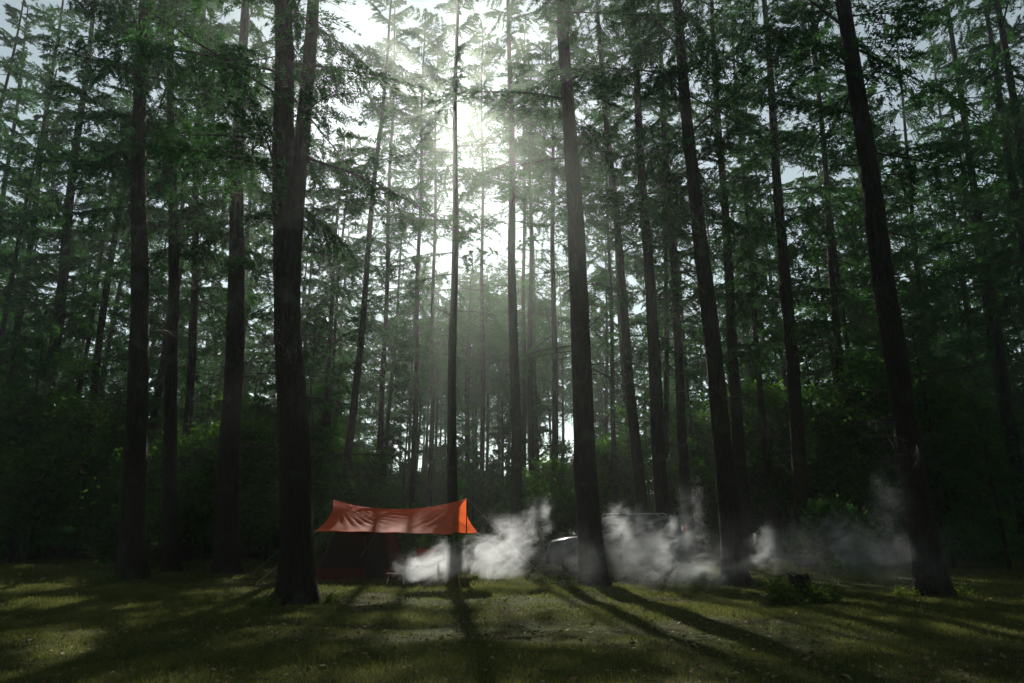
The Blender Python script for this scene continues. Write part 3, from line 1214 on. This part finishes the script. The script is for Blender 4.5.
def car():
    pf = at(548, 560, 21.2)
    pr = at(691, 560, 21.2)
    L = pr[0] - pf[0]
    c = np.array([(pf[0] + pr[0]) / 2, 22.05, 0])
    c[2] = float(ground_z(c[0], c[1])) + .0
    root = thing('parked_car', 'dark estate car parked side on behind the central trunk, veiled by smoke', 'car', c)
    k = L / 4.4
    m, nt, out = mat('dark_paint')
    p = N(nt, 'BsdfPrincipled')
    p.inputs['Base Color'].default_value = (0.022, 0.026, 0.028, 1)
    p.inputs['Roughness'].default_value = .3
    p.inputs['Coat Weight'].default_value = .6
    p.inputs['Coat Roughness'].default_value = .12
    nz = N(nt, 'TexNoise', i_Scale=30.0)
    bp = N(nt, 'Bump', i_Strength=.02)
    nt.links.new(nz.outputs[0], bp.inputs['Height'])
    nt.links.new(bp.outputs[0], p.inputs['Normal'])
    nt.links.new(p.outputs[0], out.inputs[0])
    PAINT = m
    GLASS = simple('tinted_glass', (0.012, 0.014, 0.015), .06, 0, .6)
    RUB = simple('rubber', (0.018, 0.018, 0.018), .85)
    PLA = simple('dark_plastic', (0.022, 0.022, 0.022), .6)
    LENS = simple('clear_lens', (0.5, 0.5, 0.5), .1, 0, .7)
    RED = simple('red_lens', (0.55, 0.02, 0.015), .2, 0, .6)
    wx = (-1.36 * k, 1.36 * k)
    wr = .34

    def arch(x0):
        return [(x0 + .40 * math.cos(a), .33 + .40 * math.sin(a)) for a in np.linspace(math.pi - .35, .35, 9)][::1]
    prof = [(-2.18 * k, .38), (-1.95 * k, .26)] + [(x, z) for x, z in arch(wx[0])] + [(-.9 * k, .24), (.9 * k, .24)] + arch(wx[1]) + [
        (2.0 * k, .30), (2.18 * k, .42), (2.2 * k, .75), (2.17 * k, 1.05), (-.95 * k, 1.10), (-1.05 * k, 1.13), (-1.6 * k, 1.08), (-2.05 * k, .98), (-2.19 * k, .82), (-2.2 * k, .55)]
    # loft the side outline across the width with rounded flanks
    secs = [(-.88, .955), (-.84, .985), (-.6, 1.0), (.6, 1.0), (.84, .985), (.88, .955)]
    P = np.array(prof)
    cen = np.array([0, .68])
    V, n = [], len(P)
    for y, s in secs:
        Q = cen + (P - cen) * np.array([s, 1 - (1 - s) * 1.3])
        V += [(x, y, z) for x, z in Q]
    Fs = []
    for s in range(len(secs) - 1):
        for i in range(n):
            j = (i + 1) % n
            Fs.append([s * n + i, s * n + j, (s + 1) * n + j, (s + 1) * n + i])
    Fs += [list(reversed(range(n))), [(len(secs) - 1) * n + i for i in range(n)]]
    mb = MB()
    mb.add(V, Fs)
    body = link('body', mb, root, [PAINT])
    # greenhouse: glass house tapering upwards, roof skin on it
    def house(z0, z1, xa0, xb0, xa1, xb1, y0, y1):
        return [(xa0, -y0, z0), (xb0, -y0, z0), (xb0, y0, z0), (xa0, y0, z0), (xa1, -y1, z1), (xb1, -y1, z1), (xb1, y1, z1), (xa1, y1, z1)]
    BOXF = np.array([[0, 3, 2, 1], [4, 5, 6, 7], [0, 1, 5, 4], [1, 2, 6, 5], [2, 3, 7, 6], [3, 0, 4, 7]])
    mb = MB()
    xa0, xb0, xa1, xb1 = -1.02 * k, 2.12 * k, -.42 * k, 1.86 * k
    mb.add(house(1.06, 1.62, xa0, xb0, xa1, xb1, .80, .64), BOXF)
    cab = link('cabin', mb, root, [PAINT])
    soften(cab, .04, 3)
    mb = MB()
    rp = [(-.50 * k, 1.60), (-.36 * k, 1.67), (.2 * k, 1.735), (1.0 * k, 1.735), (1.75 * k, 1.70), (1.92 * k, 1.64), (1.88 * k, 1.60)]
    V, n = [], len(rp)
    for y, dz in ((-.655, -.03), (-.58, 0), (.58, 0), (.655, -.03)):
        V += [(x, y, z + dz) for x, z in rp]
    Fs = [[s * n + i, s * n + (i + 1) % n, (s + 1) * n + (i + 1) % n, (s + 1) * n + i] for s in range(3) for i in range(n)]
    Fs += [list(reversed(range(n))), [3 * n + i for i in range(n)]]
    mb.add(V, Fs)
    link('roof', mb, root, [PAINT])
    zz0, zz1 = 1.12, 1.57

    def side_pt(x, z, sgn, e=.006):
        t = (z - 1.06) / .56
        return (x, sgn * (lerp(.80, .64, t) + e), z)
    for sgn in (-1, 1):
        for (a0, b0, a1, b1) in ((-.82, -.02, -.36, -.02), (.06, .92, .06, .90), (1.0, 1.86, .98, 1.66)):
            mb = MB()
            f = [side_pt(a0 * k, zz0, sgn), side_pt(b0 * k, zz0, sgn), side_pt(b1 * k, zz1, sgn), side_pt(a1 * k, zz1, sgn)]
            g = [(x, y - sgn * .012, z) for x, y, z in f]
            mb.add(f + g, BOXF)
            link('side_window', mb, root, [GLASS])
        for x in (-.42 * k, .5 * k):
            mb = MB()
            mb.box((x, sgn * .875, .66), (.86 * k, .022, .70))
            d = link('door', mb, root, [PAINT])
            soften(d, .012, 2)
            mb = MB()
            mb.box((x + .3 * k, sgn * .895, .90), (.17, .022, .03))
            h = link('handle', mb, d, [PLA])
            soften(h, .008, 2)
        mb = MB()
        mb.box((-.86 * k, sgn * .95, 1.14), (.12, .2, .14), taper=.85)
        h = link('wing_mirror', mb, root, [PAINT])
        soften(h, .03, 3)
        mb = MB()
        mb.tube([(-.3 * k, sgn * .56, 1.75), (-.2 * k, sgn * .56, 1.79), (1.5 * k, sgn * .56, 1.79), (1.6 * k, sgn * .56, 1.74)], .015, 8)
        link('roof_rail', mb, root, [ALU], True)
        mb = MB()
        mb.box((-2.10 * k, sgn * .64, .80), (.16, .34, .15), taper=.8)
        h = link('headlight', mb, root, [LENS])
        soften(h, .03, 3)
        mb = MB()
        mb.box((2.12 * k, sgn * .735, 1.26), (.12, .17, .42), taper=.8)
        h = link('tail_light', mb, root, [RED])
        soften(h, .02, 2)
    # windscreen / rear window
    t = lambda z: (z - 1.06) / .56
    for nm, a0, a1, e in (('windscreen', xa0, xa1, -.008), ('rear_window', xb0, xb1, .008)):
        mb = MB()
        f = []
        for z, s in ((1.13, -1), (1.13, 1), (1.57, 1), (1.57, -1)):
            f.append((lerp(a0, a1, t(z)) + e, s * (lerp(.80, .64, t(z)) - .07), z))
        g = [(x - e * 2, y, z) for x, y, z in f]
        mb.add(f + g, BOXF)
        link(nm, mb, root, [GLASS])
    for nm, x in (('front_bumper', -2.17 * k), ('rear_bumper', 2.17 * k)):
        mb = MB()
        mb.box((x, 0, .46), (.16, 1.62, .24))
        h = link(nm, mb, root, [PLA])
        soften(h, .05, 3)
    mb = MB()
    for z in (.66, .72, .78):
        mb.box((-2.19 * k, 0, z), (.04, .78, .028))
    link('grille', mb, root, [PLA])
    for x in wx:
        for sgn in (-1, 1):
            w = bpy.data.objects.new('wheel', None)
            mb = MB()
            ns = 32
            pr_ = [(.2, -.09), (.31, -.105), (.335, -.07), (.34, 0), (.335, .07), (.31, .105), (.2, .09)]
            V = [(r * math.cos(a), y, r * math.sin(a)) for r, y in pr_ for a in np.arange(ns) / ns * 6.28319]
            i = (np.arange(6)[:, None] * ns + np.arange(ns)[None, :]).ravel()
            i2 = (np.arange(6)[:, None] * ns + (np.arange(ns)[None, :] + 1) % ns).ravel()
            mb.add(V, np.stack([i, i2, i2 + ns, i + ns], -1))
            bpy.data.objects.remove(w)
            w = link('wheel', mb, root, [RUB], True)
            w.location = (x, sgn * .77, .33)
            mb = MB()
            for q in range(5):
                a = q * 1.2566
                mb.tube([(0, sgn * .085, 0), (.2 * math.cos(a), sgn * .075, .2 * math.sin(a))], [.035, .025], 6)
            V = [(r * math.cos(a), y, r * math.sin(a)) for r, y in ((.235, sgn * .1), (.205, sgn * .095), (.2, sgn * .02), (.02, sgn * .02)) for a in np.arange(ns) / ns * 6.28319]
            i = (np.arange(3)[:, None] * ns + np.arange(ns)[None, :]).ravel()
            i2 = (np.arange(3)[:, None] * ns + (np.arange(ns)[None, :] + 1) % ns).ravel()
            mb.add(V, np.stack([i, i2, i2 + ns, i + ns], -1))
            link('rim', mb, w, [STEEL])


car()


# ------------------------------------------------------------------ stump, weeds, sunlit grass strip
def stump():
    p = gpt(800, 604)
    p[2] = float(ground_z(p[0], p[1]))
    root = thing('tree_stump', 'dark rotting tree stump overgrown with weeds on the sunlit grass', 'stump', p)
    rg = np.random.default_rng(4)
    mb = MB()
    z = np.array([-.05, .03, .1, .22, .34, .44, .50])
    R = np.array([.36, .29, .24, .215, .205, .20, .18])
    ns = 18
    mod = 1 + .10 * rg.normal(size=(7, ns)) + .16 * np.cos(np.arange(ns) / ns * 6.28 * 4)[None, :] * np.linspace(1, .2, 7)[:, None]
    mb.tube(np.stack([0.02 * z, 0 * z, z], -1), R, ns, mod=mod)
    V = mb.v[0]
    V[-ns:, 2] += rg.uniform(-.06, .05, ns)
    V[-2 * ns:-ns, 2] += rg.uniform(-.03, .03, ns)
    link('stump_wood', mb, root, [BARK], True)


def weed(name, label, px, py, rad, hgt, n, seed, leaf=.07, group=None, m=None):
    p = gpt(px, py)
    p[2] = float(ground_z(p[0], p[1]))
    rg = np.random.default_rng(seed)
    mb = MB()
    Cs, Ds = [], []
    ns = max(9, n // 40)
    for k in range(ns):
        a = rg.uniform(0, 6.28)
        r0 = rad * .5 * math.sqrt(rg.random())
        r1 = r0 + rad * .5 * rg.random()
        h = hgt * rg.uniform(.4, 1.0) * (1 - .4 * r1 / rad)
        b = np.array([r0 * math.cos(a), r0 * math.sin(a) * .8, -.03])
        e = np.array([r1 * math.cos(a), r1 * math.sin(a) * .8, h])
        t = np.linspace(0, 1, 4)[:, None]
        P = b + (e - b) * np.concatenate([t ** 1.6, t ** 1.6, t], 1)
        mb.tube(P, [.006, .005, .004, .002], 3, cap=False)
        mm = n // ns
        s = rg.uniform(.15, 1.05, mm)
        c = np.stack([np.interp(s, t[:, 0], P[:, q]) for q in range(3)], -1) + rg.normal(size=(mm, 3)) * .035
        Cs.append(c)
        d = rg.normal(size=(mm, 3))
        d[:, 2] = abs(d[:, 2]) * .5
        Ds.append(d / np.linalg.norm(d, axis=1)[:, None])
    C, D = np.concatenate(Cs), np.concatenate(Ds)
    C[:, 2] = np.maximum(C[:, 2], 0)
    k = len(C)
    V = leaf_tris(C, D, leaf * rg.uniform(.6, 1.4, k), leaf * .5 * rg.uniform(.7, 1.3, k), rg)
    me = crown_mesh(name, mb, V)
    o = link(name, me, None, [m or WEEDM, TWIG])
    o.location = p
    o['label'] = label
    o['category'] = 'plant'
    if group:
        o['group'] = group


stump()
weed('weed_clump', 'bright leafy weeds on the left side of the stump', 785, 605, .42, .62, 1500, 1)
weed('weed_clump', 'low weeds trailing right from the stump', 824, 606, .50, .46, 1300, 2)
weed('weed_clump', 'short weeds in front of the stump', 801, 609, .22, .2, 300, 3, .05)
weed('weed_clump', 'dark leafy clump at the left foot of the central trunk', 559, 584, .55, .32, 700, 4)
weed('weed_clump', 'low dark plants in the smoke right of the fire', 490, 579, .5, .34, 700, 5)

for k, (px, py, lab) in enumerate([
        (112, 582, 'tuft of weeds at the left foot of the wide flared trunk on the left'),
        (205, 578, 'low weeds at the foot of the stout straight larch left of the tent'),
        (268, 600, 'small weeds at the left foot of the thickest forked trunk'),
        (331, 598, 'low weeds at the right foot of the thickest forked trunk'),
        (762, 588, 'small tuft of weeds right of the stout smoke-veiled trunk'),
        (962, 603, 'low weeds at the right foot of the big slanting larch'),
        (905, 604, 'low weeds at the left foot of the big slanting larch')]):
    weed('weed_clump', lab, px, py, .34, .22, 420, 20 + k, .05)


def lit_strip(px0, px1, D0, D1, label, r=.02):
    a, b = gpt(*px0), gpt(*px1)
    rg = np.random.default_rng(int(px0[0]))
    t = np.linspace(0, 1, 8)[:, None]
    P = a + (b - a) * t
    P[:, 2] = ground_z(P[:, 0], P[:, 1]) + r + .03
    P[:, 1] += rg.normal(size=8) * .02
    mb = MB()
    base = P[0].copy()
    mb.tube(P - base, np.linspace(r, r * .6, 8), 7)
    o = link('sunlit_grass_strip', mb, None, [WOODTOP], True)  # pale colour stands in for sunlight on a narrow strip of grass
    o.location = base
    o['label'] = label
    o['category'] = 'strip'


lit_strip((898, 580), (922, 582), 0, 0, 'pale strip standing in for sunlit grass left of the big slanting trunk', .03)

# ------------------------------------------------------------------ grass and litter
def grass():
    rg = np.random.default_rng(9)
    Vs = []
    for y0, y1, dens, h, w in ((3.6, 7.0, 3800, .045, .0055), (7.0, 11.5, 2600, .05, .008), (11.5, 18, 1600, .06, .012), (18, 30, 520, .08, .022)):
        xw = y1 * .80
        n = int((y1 - y0) * 2 * xw * dens)
        x = rg.uniform(-xw, xw, n)
        y = rg.uniform(y0, y1, n)
        ok = abs(x) < y * .80
        pat = snoise(x, y, 0.9, 21) + 0.6 * snoise(x, y, 3.4, 22)
        ok &= rg.random(n) < np.clip(.75 + .35 * pat, .22, 1)
        x, y, pat = x[ok], y[ok], pat[ok]
        n = len(x)
        z = ground_z(x, y)
        B = np.stack([x, y, z - .005], -1)
        a = rg.uniform(0, 6.28, n)
        S = np.stack([np.cos(a), np.sin(a), 0 * a], -1) * (w / 2 * rg.uniform(.6, 1.5, n))[:, None]
        hh = h * rg.uniform(.45, 1.25, n) * (1 + .35 * np.clip(pat, -1, 1)) * np.where(rg.random(n) < .01, 2.2, 1)
        le = rg.normal(size=(n, 2)) * .55
        T = B + np.stack([le[:, 0] * hh, le[:, 1] * hh, hh], -1)
        V = np.empty((n, 3, 3))
        V[:, 0], V[:, 1], V[:, 2] = B - S, B + S, T
        Vs.append(V)
    V = np.concatenate(Vs)
    o = link('grass', leaf_mesh('grass', V), None, [GRASSM])
    o['kind'] = 'stuff'
    # dry leaves and twigs lying about
    n = 5200
    y = 3.8 + 16 * rg.random(n) ** 1.5
    x = rg.uniform(-.8, .8, n) * y
    z = ground_z(x, y) + rg.uniform(.008, .04, n)
    D = rg.normal(size=(n, 3))
    D[:, 2] *= .3
    D /= np.linalg.norm(D, axis=1)[:, None]
    s = rg.uniform(.02, .055, n)
    V = leaf_tris(np.stack([x, y, z], -1), D, s * 1.4, s, rg)
    # cones and bits of twig
    mb = MB()
    for k in range(420):
        yy = 4.5 + 13 * rg.random() ** 1.4
        xx = rg.uniform(-.78, .78) * yy
        a, l = rg.uniform(0, 6.28), rg.uniform(.05, .32)
        c0 = np.array([xx, yy, float(ground_z(xx, yy)) + .018])
        dd = np.array([math.cos(a), math.sin(a), rg.normal() * .08]) * l
        mb.tube([c0 - dd / 2, c0 + rg.normal(size=3) * .008, c0 + dd / 2], [.006, .005, .003], 4)
    tw = link('twig_litter', mb, None, [TWIG])
    tw['kind'] = 'stuff'
    o = link('leaf_litter', leaf_mesh('leaf_litter', V), None, [LITTERM])
    o['kind'] = 'stuff'


grass()

# ------------------------------------------------------------------ smoke
def smoke():
    root = bpy.data.objects.new('campfire_smoke', None)
    COL.objects.link(root)
    root.location = gpt(415, 580)
    root['kind'] = 'stuff'
    root['label'] = 'pale smoke drifting right from the fire across the clearing'
    base = np.array(root.location)
    bm = MB()
    nu, nv = 20, 12
    V = [(math.sin(t) * math.cos(a), math.sin(t) * math.sin(a), math.cos(t)) for t in np.linspace(.02, math.pi - .02, nv) for a in np.arange(nu) / nu * 6.28319]
    i = (np.arange(nv - 1)[:, None] * nu + np.arange(nu)[None, :]).ravel()
    i2 = (np.arange(nv - 1)[:, None] * nu + (np.arange(nu)[None, :] + 1) % nu).ravel()
    bm.add(V, np.stack([i + nu, i2 + nu, i2, i], -1))
    bm.f.setdefault((nu, 0), []).append(np.array([list(range(nu))]))
    bm.f.setdefault((nu, 0), []).append(np.array([[(nv - 1) * nu + q for q in reversed(range(nu))]]))
    sphere = bm.mesh('puff')

    def smoke_mat(dens):
        m, nt, out = mat('smoke')
        tc = N(nt, 'TexCoord')
        g = N(nt, 'NewGeometry')
        ln = N(nt, 'VectorMath', operation='LENGTH')
        nt.links.new(tc.outputs['Object'], ln.inputs[0])
        st = N(nt, 'VectorMath', operation='MULTIPLY')
        st.inputs[1].default_value = (0.8, 1.0, 1.15)
        nt.links.new(g.outputs['Position'], st.inputs[0])
        n1 = N(nt, 'TexNoise', i_Scale=2.6, i_Detail=7.0, i_Roughness=.66, i_Distortion=.8)
        # features lean with the drift of the smoke
        sx = N(nt, 'SeparateXYZ')
        nt.links.new(st.outputs[0], sx.inputs[0])
        sh = N(nt, 'Math', operation='MULTIPLY_ADD')
        nt.links.new(sx.outputs[2], sh.inputs[0])
        sh.inputs[1].default_value = -.35
        nt.links.new(sx.outputs[0], sh.inputs[2])
        cx = N(nt, 'CombineXYZ')
        nt.links.new(sh.outputs[0], cx.inputs[0])
        nt.links.new(sx.outputs[1], cx.inputs[1])
        nt.links.new(sx.outputs[2], cx.inputs[2])
        nt.links.new(cx.outputs[0], n1.inputs['Vector'])
        fall = N(nt, 'MapRange', interpolation_type='SMOOTHSTEP')
        fall.inputs['From Min'].default_value = 1.0
        fall.inputs['From Max'].default_value = 0.0
        nt.links.new(ln.outputs['Value'], fall.inputs['Value'])
        # noise eats into the puff
        ad = N(nt, 'Math', operation='MULTIPLY_ADD')
        nt.links.new(fall.outputs[0], ad.inputs[0])
        ad.inputs[1].default_value = .24
        nt.links.new(n1.outputs[0], ad.inputs[2])
        sub = N(nt, 'MapRange')
        sub.inputs['From Min'].default_value = .58
        sub.inputs['From Max'].default_value = .86
        nt.links.new(ad.outputs[0], sub.inputs['Value'])
        mu = N(nt, 'Math', operation='MULTIPLY')
        nt.links.new(fall.outputs[0], mu.inputs[0])
        nt.links.new(sub.outputs[0], mu.inputs[1])
        m2 = N(nt, 'Math', operation='MULTIPLY')
        nt.links.new(mu.outputs[0], m2.inputs[0])
        m2.inputs[1].default_value = dens * .8
        v = N(nt, 'VolumePrincipled')
        v.inputs['Color'].default_value = (.92, .96, .99, 1)
        v.inputs['Anisotropy'].default_value = .55
        nt.links.new(m2.outputs[0], v.inputs['Density'])
        nt.links.new(v.outputs[0], out.inputs['Volume'])
        return m
    for px, py, rx, ry, D, dens in PUFFS:
        c = at(px, py, D)
        k = D / F
        me = sphere.copy()
        me.materials.append(smoke_mat(dens))
        o = bpy.data.objects.new('puff', me)
        COL.objects.link(o)
        o.parent = root
        o.location = c - base
        o.scale = (rx * k * 1.5, max(rx, ry) * k * .9, ry * k * 1.5)


PUFFS = [
    (430, 565, 32, 15, 16.8, 4.5), (412, 573, 20, 10, 16.65, 9.0), (446, 563, 30, 16, 16.6, 3.0), (448, 556, 26, 20, 17.0, 2.0),
    (492, 556, 40, 24, 17.6, 3.0), (512, 540, 32, 27, 17.8, 3.0), (542, 516, 18, 22, 18.3, 2.4), (505, 571, 26, 9, 17.2, 4.0),
    (572, 555, 38, 24, 19.6, .35), (628, 527, 30, 24, 18.6, 2.4), (655, 550, 42, 24, 18.0, 2.0), (684, 536, 20, 28, 17.8, 2.6),
    (690, 572, 46, 18, 15.6, 2.4), (718, 572, 26, 16, 15.2, 1.8), (765, 544, 16, 24, 15.0, 3.4), (770, 560, 34, 14, 15.0, 1.4),
    (842, 538, 17, 28, 14.2, 3.8), (858, 556, 26, 16, 14.0, 2.0), (886, 553, 28, 24, 13.4, 2.2), (888, 497, 30, 42, 13.6, .7),
    (830, 550, 170, 44, 14.2, .12), (640, 560, 130, 38, 17.0, .16), (905, 560, 60, 30, 12.2, .16), (690, 505, 20, 30, 18.0, .7)]
smoke()
